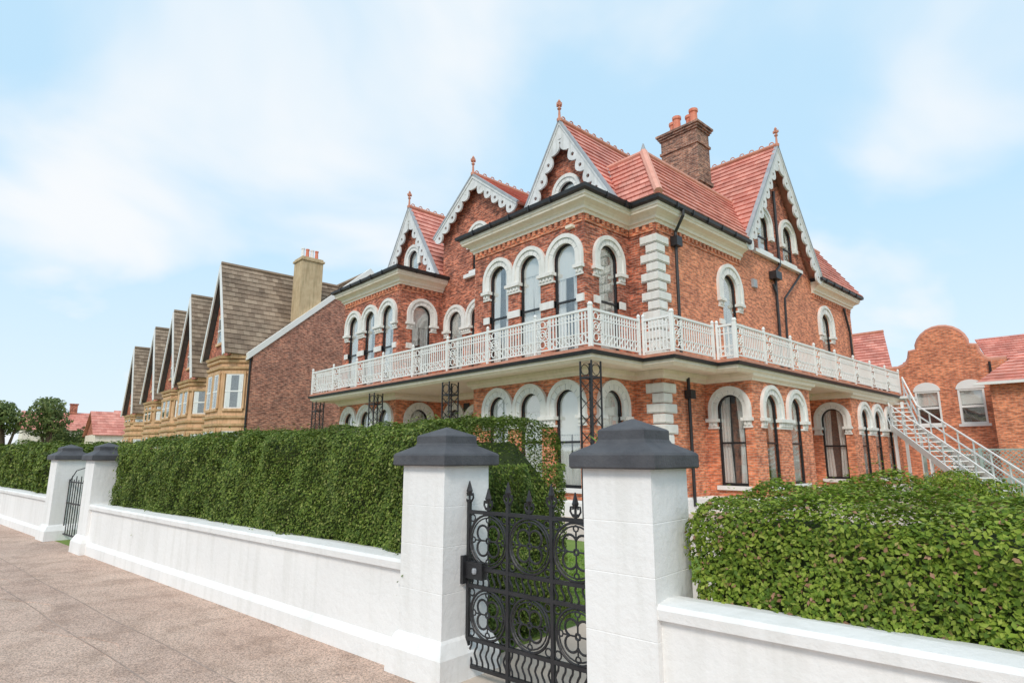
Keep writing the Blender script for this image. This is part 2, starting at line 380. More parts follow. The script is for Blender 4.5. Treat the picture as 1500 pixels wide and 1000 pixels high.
for c in (18.7,27.2):
    window(H,R(XR),c,4.4,7.2,.5,.85,6.75,sill=False)
    capital(H,R(XR),c-.8,c-.5,6.75); capital(H,R(XR),c+.5,c+.8,6.75)
    for a in (c-.82,c+.5): fbox(H,'string_bands','stone',R(XR),a,a+.32,5.86,6.04,-.1,.05)
plate(H,'walls','brick2',[[(YM+WT,0),(30.5,0),(30.5,4.1),(YM+WT,4.1)]],R(XR),-WT,0)
XB=-7.95
for (a,b_,cc) in ((16.7,20.8,[17.85,19.6]),(24.7,30.5,[26.0,27.55,29.1])):
    arcade(F(a),XR,XB,[-8.66],up=False,r=.42,Ro=.66)
    arcade(R(XB),a+WT,b_,cc,up=False)
    plate(H,'walls','brick2',[[(-XB,0),(-XR,0),(-XR,4.1),(-XB,4.1)]],Fr((0,b_,0),(-1,0,0)),.0,.002)
ground=[(xA0,20),(xA0,YB),(xA1,YB),(xA1,YM),(xB0,YM),(xB0,YB),(xB1,YB),(xB1,YM),(XR,YM),(XR,16.7),(XB,16.7),(XB,20.8),(XR,20.8),(XR,24.7),(XB,24.7),(XB,30.5),(-12,30.5)]
sweep(H,'plinth','white',ground,[(-.05,-.1),(.08,-.1),(.08,.38),(.04,.44),(-.05,.44)])
sweep(H,'ground_cornice','cream',ground,[(-.1,3.76),(.06,3.76),(.07,3.82),(.16,3.88),(.17,3.995),(-.1,3.995)])
cprof=[(-.1,8.42),(.05,8.42),(.07,8.5),(.13,8.52),(.13,8.60),(.2,8.66),(.34,8.72),(.35,8.79),(.38,8.80),(.38,8.9),(-.1,8.9)]
gprof=[(-.1,8.903),(.44,8.903),(.5,8.93),(.52,9.03),(-.1,9.06)]
cor=[[(xA0,20),(xA0,YB),(xA1,YB),(xA1,YM-.01)],
     [(xB0,YM-.01),(xB0,YB),(xB1,YB),(xB1,YM),(XR,YM),(XR,19.62)],
     [(XR,25.98),(XR,30.5),(-13,30.5)]]
for c in cor:
    sweep(H,'cornice','cream',c,cprof); sweep(H,'gutter','black',c,gprof)
    for i in range(len(c)-1):
        a=Vector((*c[i],0)); b_=Vector((*c[i+1],0)); fr=Fr(a,(b_-a)); Ln=(b_-a).length
        k=int(Ln/.23)
        for j in range(k): fbox(H,'brick_dentils','brick2',fr,(j+.3)*Ln/k,(j+.3)*Ln/k+.11,8.27,8.42,-.05,.055)
        fbox(H,'brick_dentils','brick2',fr,.05,Ln-.05,8.19,8.27,-.05,.03)
        for j in range(int(Ln/.9)): fbox(H,'gutter_brackets','black',fr,(j+.5)*.9,(j+.5)*.9+.03,8.86,9.05,.45,.535)
for x0,x1 in ((xB0,xB1),(xA0,xA1)):
    hplate(H,'bay_roofs','lead',[[(x0-.3,YB-.3),(x1+.3,YB-.3),(x1+.3,YM+.2),(x0-.3,YM+.2)]],9.065,9.1)
def quoins(z0,z1):
    z=z0;i=0
    while z+.3<=z1:
        w=.58 if i%2==0 else .36
        v=.06
        x1=XR+v; y0=YM-v; wx=w*.9; wy=w
        hplate(H,'quoins','stone',[[(XR-wx,y0),(x1,y0),(x1,YM+wy),(XR-.1,YM+wy),(XR-.1,YM+.1),(XR-wx,YM+.1)]],z+.012,z+.278)
        hplate(H,'quoins','stone',[[(XR-wx+.04,y0-.035),(x1+.035,y0-.035),(x1+.035,YM+wy-.04),(XR-.1,YM+wy-.04),(XR-.1,YM+.1),(XR-wx+.04,YM+.1)]],z+.045,z+.245)
        z+=.29;i+=1
quoins(.45,3.7); quoins(4.3,8.2)
def fgable(cx,hw,z0,za,yback,win):
    fr=F(YM)
    loops=[[(cx-hw+.12,z0),(cx+hw-.12,z0),(cx,za-.25)]]
    if win:
        loops.append(arch(cx,9.3,10.55,.4))
        plate(H,'walls','brick',loops,fr,-WT,0); window(H,fr,cx,9.3,10.55,.4,.66,10.2)
    bargeboard(H,fr,(cx-hw-.1,z0-.1),(cx,za),.28,.35,w=.27,a=.24,step=.58)
    bargeboard(H,fr,(cx+hw+.1,z0-.1),(cx,za),.28,.35,w=.27,a=.24,step=.58)
    yy=YM-.34
    for sg in (-1,1):
        tiles(H,'tile',(cx+sg*(hw+.12),yy,z0-.1),(cx+sg*(hw+.12),yback,z0-.1),(cx,yy,za+.02),(cx,yback,za+.02))
    cresting(H,(cx,yy,za+.08),(cx,yback,za+.08)); finial(H,cx,yy-.0,za+.1,.75)
    plate(H,'walls','brick',[[(cx-hw,z0-.1),(cx+hw,z0-.1),(cx,za)]],F(yback),.05,.1)
fgable(-12.88,2.5,9.06,13.1,19.0,True)
fgable(-22.45,2.4,9.06,12.95,19.0,True)
def collar(fr,cx,za,hw,drop,rr,n0,n1):
    plate(H,'bargeboards','barge',[[(cx-hw,za-drop),(cx,za-.12),(cx+hw,za-drop),(cx+rr,za-drop-.03)]+circ(cx,za-drop-.03,rr,10,0,math.pi,True)[1:-1]+[(cx-rr,za-drop-.03)]]+[circ(cx,za-drop+rr+.12,.07,10)],fr,n0,n1)
collar(F(YM),-12.88,13.1,.62,1.1,.36,.29,.34)
collar(F(YM),-22.45,12.95,.62,1.1,.36,.29,.34)
fgable(mc,2.55,10.9,12.85,19.5,False)
collar(F(YM),mc,12.85,1.0,.85,.45,.29,.34)
gc,ghw,gz,ga=22.8,3.2,9.0,13.85
plate(H,'walls','brick',[[(gc-ghw,ZT),(gc+ghw,ZT),(gc,ga-.25)],arch(21.7,9.25,10.35,.48),arch(23.9,9.25,10.35,.48)],R(XR),-WT,0)
for c in (21.7,23.9):
    window(H,R(XR),c,9.25,10.35,.48,.76,9.95)
    fbox(H,'capitals','stone',R(XR),c-.75,c-.47,9.8,9.95,-.02,.12); fbox(H,'capitals','stone',R(XR),c+.47,c+.75,9.8,9.95,-.02,.12)
fbox(H,'sills','white',R(XR),20.7,24.9,9.0,9.13,-.02,.14)
for sg in (-1,1): bargeboard(H,R(XR),(gc+sg*(ghw+.25),gz-.1),(gc,ga),.33,.4,w=.28,a=.25,step=.6)
collar(R(XR),gc,ga,.72,1.2,.42,.34,.39)
for sg in (-1,1):
    tiles(H,'tile',(XR+.39,gc+sg*(ghw+.27),gz-.1),(-16,gc+sg*(ghw+.27),gz-.1),(XR+.39,gc,ga+.02),(-16,gc,ga+.02))
cresting(H,(XR+.39,gc,ga+.08),(-16,gc,ga+.08)); finial(H,XR+.39,gc,ga+.1,.75)
plate(H,'walls','brick',[[(-gc-ghw,9),(-gc+ghw,9),(-gc,ga)]],L(-16),-.05,.0)
ex,ey=XR+.5,YM-.5; rx,ry,rz=-10.25,15.2,11.25
tiles(H,'tile',(ex,ey,9.03),(ex,gc-ghw-.2,9.03),(rx,ry,rz),(rx,gc-1.4,rz))
tiles(H,'tile',(ex,gc+ghw+.2,9.03),(ex,30.9,9.03),(rx,gc+1.4,rz),(rx,29.6,rz))
tiles(H,'tile',(xB1-.05,ey,9.03),(ex,ey,9.03),(-11.75,ry,rz),(rx,ry,rz))
tiles(H,'tile',(xA0-.5,YM,9.03),(xA0-.5,30.9,9.03),(-23.6,15.2,rz),(-23.6,29.6,rz))
tiles(H,'tile',(xA0-.5,30.9,9.03),(ex,30.9,9.03),(-23.6,29.6,rz),(rx,29.6,rz))
hplate(H,'flat_roof','lead',[[(-23.7,15.2),(rx,15.2),(rx,29.6),(-23.7,29.6)]],rz-.15,rz-.02)
tube(H,'ridge_tiles','hip',[(ex,ey,9.08),(rx,ry,rz+.04)],.13,8)
tube(H,'ridge_tiles','hip',[(rx,ry,rz+.04),(rx,29.6,rz+.04)],.09,8)
tube(H,'ridge_tiles','hip',[(rx,ry,rz+.04),(-11.8,ry,rz+.04)],.09,8)
tube(H,'valley_flashing','lead',[(-10.42,ey+.1,9.1),(-11.76,ry,rz+.06)],.06,6)
lathe(H,'finials','lead',rx,ry,[(.12,rz),(.1,rz+.1),(.02,rz+.35)],8)
box(H,'chimney','chim',-12.3,-10.7,19.5,20.4,9,14.1)
box(H,'chimney','chim',-12.36,-10.64,19.44,20.46,11.9,12.05)
box(H,'chimney','chim',-12.35,-10.65,19.45,20.45,13.5,13.6)
for i,e in enumerate((.05,.1,.15)): box(H,'chimney','chim',-12.3-e,-10.7+e,19.5-e,20.4+e,14.1+.09*i,14.19+.09*i)
box(H,'chimney','concrete',-12.3,-10.7,19.5,20.4,14.37,14.42)
for i,x in enumerate((-12.05,-11.7,-11.3,-10.95)):
    lathe(H,'chimney_pots','pot',x,19.95+(-.15 if i%2 else .15),[(.17,14.4),(.15,14.65),(.14,14.95),(.18,14.99),(.18,15.1),(.12,15.1)],10)
# balcony
bal=[(-25.4,14.2),(-25.4,11.17),(-9.3,11.17),(-9.3,13.3),(-8.33,13.3),(-8.33,15.5),(-7.72,15.5),(-7.72,30.6)]
inn=[(XR-.1,30.6),(XR-.1,YM+.1),(xB1-.1,YM+.1),(xB1-.1,YB+.1),(xB0+.1,YB+.1),(xB0+.1,YM+.1),(xA1-.1,YM+.1),(xA1-.1,YB+.1),(xA0+.1,YB+.1),(xA0+.1,14.2)]
hplate(H,'balcony_slab','cream',[bal+inn],4.0,4.2)
sweep(H,'balcony_fascia','cream',bal,[(-.25,3.92),(-.1,3.93),(-.02,4.0),(.0,4.08),(-.25,4.08)])
sweep(H,'balcony_gutter','black',bal,[(-.05,4.083),(.07,4.083),(.09,4.17),(-.05,4.17)])
sweep(H,'balcony_edge','terra',bal,[(-.15,4.173),(.03,4.173),(.03,4.26),(-.15,4.26)])
def railing(p,q):
    a=Vector((*p,0)); b_=Vector((*q,0)); fr=Fr(a,b_-a); Ln=(b_-a).length; P=H; n=-.06
    for z0,z1,w in ((5.2,5.26,.03),(4.98,5.01,.012),(4.34,4.38,.02),(4.62,4.645,.012)):
        fbox(P,'balcony_railing','white',fr,0,Ln,z0,z1,n-w,n+w)
    k=max(1,round(Ln/1.95)); st=Ln/k
    for i in range(k+1):
        s=i*st
        if i==k or i==0: s=s-.03 if i else s+.03
        fbox(P,'balcony_railing','white',fr,s-.032,s+.032,4.26,5.3,n-.032,n+.032)
        c=fr.p(s,0,n); lathe(P,'balcony_railing','white',c.x,c.y,[(.03,5.3),(.05,5.33),(.05,5.36),(.02,5.41)],8)
    for i in range(k):
        s0=i*st+.05; s1=(i+1)*st-.05; pw=.46
        if st>1.2:
            o0=s0; o1=s0+pw
            fbox(P,'balcony_railing','white',fr,o1-.012,o1+.012,4.38,5.2,n-.012,n+.012)
            c=(o0+o1)/2
            for (cz,rr) in ((4.8,.13),(4.8,.06),(4.53,.1),(5.08,.09)):
                ftube(P,'balcony_railing','white',fr,circ(c,cz,rr,12),n,.017,4,True)
            for sg in (-1,1):
                ftube(P,'balcony_railing','white',fr,[(c+sg*.06,4.8),(c+sg*.2,4.95),(c+sg*.19,5.15)],n,.015,4)
                ftube(P,'balcony_railing','white',fr,[(c+sg*.06,4.8),(c+sg*.2,4.65),(c+sg*.19,4.42)],n,.015,4)
                ftube(P,'balcony_railing','white',fr,circ(c+sg*.17,4.8,.05,8),n,.014,4,True)
                ftube(P,'balcony_railing','white',fr,circ(c+sg*.15,5.08,.045,8),n,.014,4,True)
                ftube(P,'balcony_railing','white',fr,circ(c+sg*.15,4.52,.045,8),n,.014,4,True)
        else: o1=s0
        m_=max(1,round((s1-o1)/.115))
        for j in range(m_):
            s=o1+(j+.5)*(s1-o1)/m_
            fbox(P,'balcony_railing','white',fr,s-.018,s+.018,4.36,5.2,n-.011,n+.011)
            ftube(P,'balcony_railing','white',fr,circ(s,5.09,.04,6),n,.01,4,True)
        m2=max(1,round((s1-o1)/.23)); w=(s1-o1)/m2
        for j in range(m2):
            a0=o1+j*w
            ftube(P,'balcony_railing','white',fr,[(a0,4.39),(a0+w,4.62)],n,.013,4); ftube(P,'balcony_railing','white',fr,[(a0,4.62),(a0+w,4.39)],n,.013,4)
for i in range(len(bal)-1): railing(bal[i],bal[i+1])
def lattice_post(x,y,w=.36):
    z0,z1=.0,3.93; P=H
    for dx in (-w/2,w/2):
        for dy in (-w/2,w/2): box(P,'iron_columns','black',x+dx-.018,x+dx+.018,y+dy-.018,y+dy+.018,z0,z1)
    for fr in (Fr((x,y-w/2,0),(1,0,0)),Fr((x+w/2,y,0),(0,1,0)),Fr((x-w/2,y,0),(0,1,0)),Fr((x,y+w/2,0),(1,0,0))):
        fbox(P,'iron_columns','black',fr,-w/2,w/2,3.5,3.54,-.01,.01)
        for i in range(8):
            a=.15+i*.42
            for sg in (-1,1):
                pts=[(sg*(w/2)*math.cos(math.pi*t/10),a+.42*t/10) for t in range(11)]
                ftube(P,'iron_columns','black',fr,pts,0,.009,4)
        ftube(P,'iron_columns','black',fr,circ(0,3.72,w/2-.03,10),0,.01,4,True)
for x,y in ((-9.55,11.42),(-15.4,11.42),(-20.1,11.42),(-25.1,11.42)): lattice_post(x,y)
def pipe(P,pts,r=.05): tube(P,'downpipes','black',pts,r,8)
pipe(H,[(XR+.45,15.25,8.95),(XR+.45,15.25,8.75),(XR+.12,15.3,8.3),(XR+.1,15.3,4.25)])
box(H,'downpipes','black',XR+.03,XR+.26,15.15,15.45,7.85,8.15)
pipe(H,[(XR+.1,15.6,3.9),(XR+.1,15.6,.2)]); box(H,'downpipes','black',XR+.03,XR+.24,15.48,15.74,3.25,3.5)
pipe(H,[(XR+.1,22.75,12.0),(XR+.1,22.75,8.9),(XR+.12,22.2,8.5),(XR+.1,22.2,4.3)],.055)
pipe(H,[(XR+.1,22.0,8.0),(XR+.12,22.2,7.6)],.05); box(H,'downpipes','black',XR+.02,XR+.3,21.9,22.4,8.2,8.5)
pipe(H,[(XR+.1,24.8,9.0),(XR+.12,22.9,7.6),(XR+.1,22.75,4.3)],.045)
pipe(H,[(XR+.1,29.4,8.3),(XR+.1,29.9,7.2),(XR+.1,29.9,4.3)],.05)
box(H,'wall_lamp','cream',-10.95,-10.7,YB-.18,YB-.03,8.05,8.13)
box(H,'alarm_box','lead',XR,XR+.09,20.4,20.7,7.6,7.9)

# ============================================================ TERRACED HOUSES (left)
def sash(P,fr,s0,s1,z0,z1,n=0):
    fbox(P,'window_frames','white',fr,s0,s1,z0,z1,n+.01,n+.05)
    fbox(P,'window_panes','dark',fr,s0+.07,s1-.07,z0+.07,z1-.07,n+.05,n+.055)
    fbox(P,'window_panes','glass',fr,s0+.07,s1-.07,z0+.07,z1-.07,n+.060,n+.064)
    w=(s1-s0)
    fbox(P,'curtains','curtain',fr,s0+.07,s0+.07+w*.24,z0+.07,z1-.07,n+.0555,n+.0575)
    fbox(P,'curtains','curtain',fr,s1-.07-w*.18,s1-.07,z0+.07,z1-.07,n+.0555,n+.0575)
    fbox(P,'window_frames','white',fr,s0,s1,(z0+z1)/2-.04,(z0+z1)/2+.04,n+.05,n+.075)
    fbox(P,'stone_sills','buff',fr,s0-.1,s1+.1,z0-.15,z0,n,n+.12)
    fbox(P,'stone_sills','buff',fr,s0-.12,s1+.12,z1+.003,z1+.2,n,n+.06)
def terrace(xr,xl,dy,dz,key):
    P=key; y0=12+dy; ze=7.6+dz; zr=13.3+dz; yr=19.3+dy; cx=xr-2.7; zm=zr+.7
    plate(P,'walls','brickdk' ,[[(y0,0),(yr*2-y0,0),(yr*2-y0,ze),(yr,zm),(y0,ze)]],R(xr),-.3,0)
    plate(P,'walls','brickdk',[[(-(yr*2-y0),0),(-y0,0),(-y0,ze),(-yr,zm),(-(yr*2-y0),ze)]],L(xl),-.3,0)
    plate(P,'walls','buff',[[(xl+.3,0),(xr-.3,0),(xr-.3,ze),(xl+.3,ze)]],F(y0),-.3,0)
    plate(P,'parapet','white',[[(y0-.3,ze-.1),(yr,zm+.25),(yr,zm-.16),(y0-.3,ze-.5)]],R(xr),-.33,.07)
    plate(P,'parapet','white',[[(yr,zm+.25),(yr*2-y0,ze-.1),(yr*2-y0,ze-.5),(yr,zm-.16)]],R(xr),-.33,.07)
    yf=y0-1.35; hw=2.25
    plate(P,'walls','brick',[[(cx-hw+.1,ze-.2),(cx+hw-.1,ze-.2),(cx,zr-.4)]],F(yf+.25),-.3,-.01)
    for sg in (-1,1):
        tiles(P,'tilebr',(cx+sg*hw,yf-.1,ze-.15),(cx+sg*hw,yr,ze-.15),(cx,yf-.1,zr),(cx,yr,zr),.33,.36)
        plate(P,'bargeboards','white',[[(cx+sg*hw,ze-.2),(cx,zr-.05),(cx,zr-.55),(cx+sg*hw-sg*.2,ze-.3)]],F(yf),.1,.18)
        plate(P,'walls','buff',[[(yf+.3,ze-.4),(y0,ze-.4),(y0,ze-.1),(yf+.3,ze-.1)]],R(cx+sg*(hw-.1)),-.1,0)
    tiles(P,'tilebr',(xl+.1,y0-.2,ze-.05),(xr-.35,y0-.2,ze-.05),(xl+.1,yr,zm),(xr-.35,yr,zm),.33,.36)
    tiles(P,'tilebr',(xl+.1,2*yr-y0,ze-.05),(xr-.35,2*yr-y0,ze-.05),(xl+.1,yr,zm),(xr-.35,yr,zm),.5,.6)
    tube(P,'ridge_tiles','tilebr',[(cx,yf-.1,zr+.05),(cx,yr-1,zr+.05)],.12,6); tube(P,'ridge_tiles','tilebr',[(xl,yr,zm+.05),(xr-.3,yr,zm+.05)],.12,6)
    bc=cx+.1
    pl=[(bc-2.3,y0),(bc-1.2,y0-1.25),(bc+1.2,y0-1.25),(bc+2.3,y0)]
    hplate(P,'bay_window','buff',[pl],0,ze-.35)
    for z in (.5,3.3,3.75,ze-1.0,ze-.62): sweep(P,'bay_mouldings','buff',pl,[(-.1,z),(.12,z),(.16,z+.14),(-.1,z+.14)])
    sweep(P,'bay_mouldings','buff',pl,[(-.1,ze-.4),(.18,ze-.4),(.25,ze-.25),(-.1,ze-.25)])
    for i in range(3):
        a=Vector((*pl[i],0)); b_=Vector((*pl[i+1],0)); fr=Fr(a,b_-a); Ln=(b_-a).length
        ws=[(Ln/2-.5,Ln/2+.5)] if i!=1 else [(.15,1.05),(1.35,2.25)]
        for s0,s1 in ws:
            sash(P,fr,s0,s1,1.1,3.0); sash(P,fr,s0,s1,4.3,6.3+dz*.6)
            for s in (s0-.1,s1+.1): lathe(P,'bay_columns','buff',*fr.p(s,0,.05).xy,[(.09,1.1),(.07,1.3),(.07,2.9),(.1,3.05)],6); lathe(P,'bay_columns','buff',*fr.p(s,0,.05).xy,[(.09,4.3),(.07,4.5),(.07,6.2+dz*.6),(.1,6.35+dz*.6)],6)
    sash(P,F(yf+.25),cx-.45,cx+.45,ze+.7,ze+2.3,-.01)
    box(P,'chimney','buffch',xr-1.45,xr-.2,y0+2.6,y0+4.0,ze+.5,zr+.85)
    box(P,'chimney','buffch',xr-1.53,xr-.12,y0+2.52,y0+4.08,zr+.6,zr+.72)
    for i in range(4): lathe(P,'chimney_pots','pot' if i%2 else 'white',xr-.82,y0+2.85+i*.31,[(.13,zr+.8),(.12,zr+1.1),(.1,zr+1.45),(.13,zr+1.48),(.13,zr+1.55)],8)
    pipe(P,[(xr-.1,y0-.1,ze-.4),(xr-.1,y0-.1,0)],.06)
for i,(x,xl,dy,dz) in enumerate(((-35.5,-41.7,0,0),(-41.8,-46.1,0,-.8),(-46.2,-51.2,0,-1.1),(-51.3,-58,-.1,-1.6),(-58.1,-66,-.2,-2.3))):
    terrace(x,xl,dy,dz,'terraced_house|%d'%i)

# ============================================================ ANNEX (right)
A='brick_annex_building'; ya=34.0
dz=-.5
pts=[(-9.4,0),(-4.4,0),(-4.4,6.35+dz),(-4.9,6.35+dz)]
pts+=[(-4.9+ -.55*math.sin(t*math.pi/8), 6.35+dz+.75*(1-math.cos(t*math.pi/8))) for t in range(1,5)]
pts+=[(-5.75,7.15+dz)]+circ(-6.75,7.15+dz,1.0,12,0,math.pi,True)[1:-1]+[(-7.75,7.15+dz)]
pts+=[(-8.6+ .55*math.sin(t*math.pi/8), 6.35+dz+.75*(1-math.cos(t*math.pi/8))) for t in range(4,0,-1)]
pts+=[(-8.6,6.35+dz),(-9.4,6.35+dz)]
wins=[(-7.55,3.05,4.65,.5),(-5.85,3.05,4.65,.5)]
plate(A,'walls','brick2',[pts]+[[(c-w,z0),(c+w,z0),(c+w,z1),(c-w,z1)] for c,z0,z1,w in wins]+[[(-6.9,.3),(-5.4,.3),(-5.4,1.7),(-6.9,1.7)]],F(ya),-.3,0)
tube(A,'coping','terra',[(p[0],ya+.15,p[1]+.03) for p in pts[2:]],.13,6)
for c,z0,z1,w in wins+[(-6.15,.3,1.7,.75)]:
    plate(A,'window_frames','white',[[(c-w,z0),(c+w,z0),(c+w,z1),(c-w,z1)],[(c-w+.08,z0+.08),(c+w-.08,z0+.08),(c+w-.08,z1-.08),(c-w+.08,z1-.08)]],F(ya),-.15,.02)
    fbox(A,'window_frames','white',F(ya),c-w+.08,c+w-.08,(z0+z1)/2-.05,(z0+z1)/2+.05,-.14,-.05)
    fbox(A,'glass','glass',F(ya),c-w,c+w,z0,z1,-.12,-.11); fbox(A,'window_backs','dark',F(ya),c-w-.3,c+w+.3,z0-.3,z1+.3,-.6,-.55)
    fbox(A,'curtains','curtain',F(ya),c-w+.05,c+w-.05,z0+.9,z1,-.17,-.165)
    fbox(A,'sills','white',F(ya),c-w-.1,c+w+.1,z0-.12,z0,-.1,.08)
for c,z0,z1,w in wins:
    plate(A,'arch_heads','white',[[(c-w-.05,z1)]+[(c+w+.05,z1)]+[(c+(w+.05)*math.cos(t),z1+.42*math.sin(t)) for t in [math.pi*i/12 for i in range(1,12)]]],F(ya),-.02,.05)
plate(A,'walls','brick2',[[(-4.9,0),(6,0),(6,4.75),(-4.9,4.75)]],F(ya-1.5),-.3,0)
plate(A,'walls','brick2',[[(-(ya+.3),0),(-(ya-1.2),0),(-(ya-1.2),4.75),(-(ya+.3),4.75)]],L(-4.9),-.3,0)
tiles(A,'tile',(-5.3,ya-1.8,4.7),(6,ya-1.8,4.7),(-4.0,ya+.3,6.1),(6,ya+.3,6.1))
box(A,'gutter','white',-5.4,6,ya-1.95,ya-1.8,4.6,4.72)
tiles(A,'tile',(-5.1,ya+.5,5.9),(10,ya+.5,5.9),(-5.9,ya+3,7.35),(10,ya+3,7.35))
tiles(A,'tile',(-9.4,ya+.1,5.5),(-9.4,ya+8,5.5),(-6.9,ya+.1,7.0),(-6.9,ya+8,7.0))
tiles(A,'tile',(-4.2,ya+.1,5.5),(-4.2,ya+8,5.5),(-6.9,ya+.1,7.0),(-6.9,ya+8,7.0))
plate(A,'walls','brick2',[[(-(ya+8),0),(-(ya+.0),0),(-(ya+.0),5.5),(-(ya+8),5.5)]],L(-9.4),-.3,-.001)
plate(A,'walls','brick',[[(-16,0),(-9.45,0),(-9.45,6.0),(-16,6.0)]],F(ya+2),-.3,0)
tiles(A,'tile',(-16,ya+1.7,6.0),(-9.3,ya+1.7,6.0),(-16,ya+5,8.7),(-10.4,ya+5,8.7))
tube(A,'ridge_tiles','terra',[(-16,ya+5,8.75),(-10.4,ya+5,8.75)],.1,6)
pipe(A,[(-5.0,ya-.1,5.8),(-5.0,ya-.1,0)],.05)

# ============================================================ external staircase
S='external_staircase'
def flight(p0,p1,nt_,wd=1.0):
    p0=Vector(p0); p1=Vector(p1); d=(p1-p0); hd=Vector((d.x,d.y,0)).normalized(); side=hd.cross(Vector((0,0,1)))
    for sg in (0,1):
        o=side*(sg*wd)
        a=p0+o; b_=p1+o
        v=[a+Vector((0,0,-.15)),b_+Vector((0,0,-.15)),b_+Vector((0,0,.12)),a+Vector((0,0,.12))]
        v2=[x+side*.05 for x in v]
        add(S,'stringers','white',v+v2,[(0,1,2,3),(7,6,5,4),(0,4,5,1),(1,5,6,2),(2,6,7,3),(3,7,4,0)])
        for hz in (.5,.92): tube(S,'handrails','white',[a+Vector((0,0,hz)),b_+Vector((0,0,hz))],.035,6)
        k=max(2,int(d.length/.9))
        for i in range(k+1):
            c=a.lerp(b_,i/k); tube(S,'handrails','white',[c,c+Vector((0,0,.92))],.028,6)
    for i in range(nt_):
        t=(i+.5)/nt_; c=p0.lerp(p1,t)
        v=[c-hd*.12,c+hd*.12,c+hd*.12+side*wd,c-hd*.12+side*wd]
        v2=[x+Vector((0,0,.035)) for x in v]
        add(S,'treads','white',v+v2,[(0,1,2,3),(7,6,5,4),(0,4,5,1),(1,5,6,2),(2,6,7,3),(3,7,4,0)])
flight((-7.6,30.4,4.1),(-6.9,29.2,2.75),7)
flight((-6.9,29.2,2.75),(-3.0,24.2,0.05),15)
box(S,'landing','white',-7.8,-7.3,29.9,31.2,4.05,4.15)
for (x,y,z) in ((-7.6,29.9,3.9),(-6.9,29.2,2.7),(-7.65,28.6,2.7),(-5.2,27.0,1.5),(-6.0,26.4,1.5)):
    box(S,'posts','white',x-.05,x+.05,y-.05,y+.05,0,z)

# ============================================================ FRONT WALL frame
FW=Fr((0,3.157,0),(1,.115,0))
def loc(s,n): p=FW.p(s,0,n); return (p.x,p.y)
def frame_rect(s0,s1,n0,n1): return [loc(s0,n0),loc(s1,n0),loc(s1,n1),loc(s0,n1)]
def pillar(key,s0,w=.485):
    P=key; c=s0+w/2; cn=-w/2
    def sq(h,z): return [FW.p(c-h,z,cn+h),FW.p(c+h,z,cn+h),FW.p(c+h,z,cn-h),FW.p(c-h,z,cn-h)]
    def stack(part,mat,prof):
        v=[];fs=[]
        for (h,z) in prof: v+=sq(h,z)
        for i in range(len(prof)-1):
            for k in range(4): fs.append((i*4+k,i*4+(k+1)%4,(i+1)*4+(k+1)%4,(i+1)*4+k))
        fs.append((0,1,2,3)); n=len(prof)-1; fs.append((n*4,n*4+1,n*4+2,n*4+3)); add(P,part,mat,v,fs)
    h=w/2
    stack('shaft','stucco',[(h+.07,-.05),(h+.065,.18),(h+.02,.27),(h,.29),(h,.60),(h-.002,.604),(h,.608),(h,.93),(h-.002,.934),(h,.938),(h,1.22),(h-.002,1.224),(h,1.228),(h,1.53)])
    stack('cap','capgrey',[(h+.052,1.525),(h+.06,1.535),(h+.06,1.605),(h+.050,1.62),(h-.060,1.68),(h-.07,1.70),(h-.07,1.755),(h-.08,1.765),(.008,1.83)])
pr=-2.50; plf=-4.24
p2a=-12.97; p2b=-15.38
for i,(s,w_) in enumerate(((pr,.465),(plf,.485),(p2a,.485),(p2b,.485))): pillar('gate_pillar|%d'%i,s,w_)
def gwall(key,s0,s1):
    ch=[loc(s0,-.05),loc(s1,-.05)]
    sweep(key,'wall','stucco',ch,[(-.21,-.1),(.045,-.1),(.04,.14),(.0,.20),(0,.72),(-.21,.72)])
    nseg=max(1,int((s1-s0)/1.9))
    for i in range(nseg):
        a=s0+(s1-s0)*i/nseg; b_=s0+(s1-s0)*(i+1)/nseg-.004
        sweep(key,'coping','stucco',[loc(a,-.05),loc(b_,-.05)],[(-.25,.722),(.04,.722),(.045,.775),(.03,.80),(-.10,.815),(-.235,.80),(-.25,.78)])
gwall('white_garden_wall|0',pr+.465,7); gwall('white_garden_wall|1',p2a+.485,plf); gwall('white_garden_wall|2',-60,p2b)

# gate
Gt='wrought_iron_gate|0'
g0,g1=plf+.485+.03,pr-.03; gn=-.24; W=g1-g0
def T(pts,r=.008,closed=False,n=gn): ftube(Gt,'scrollwork','black',FW,pts,n,r,6,closed)
rails=[1.18,.775,.645,.275,.09]
for z in rails: fbox(Gt,'rails','black',FW,g0,g1,z-.013,z+.013,gn-.012,gn+.012)
k=3; bw=W/k
for i in range(k+1):
    s=g0+i*bw
    fbox(Gt,'stiles','black',FW,s-.013,s+.013,.05,1.26,gn-.013,gn+.013)
for i in range(2*k+1):
    s=g0+i*bw/2; zz=0 if i%2==0 else -.05
    T([(s,1.18),(s,1.34+zz)],.009)
    for sg in (-1,1):
        T([(s,1.25+zz),(s+sg*.022,1.255+zz),(s+sg*.042,1.285+zz),(s+sg*.038,1.315+zz),(s+sg*.02,1.318+zz),(s+sg*.022,1.298+zz)],.0075)
    c=FW.p(s,0,gn); lathe(Gt,'finials','black',c.x,c.y,[(.008,1.30+zz),(.025,1.335+zz),(.020,1.35+zz),(.004,1.41+zz)],6)
    T([(s-.028,1.262+zz),(s+.028,1.262+zz)],.009)
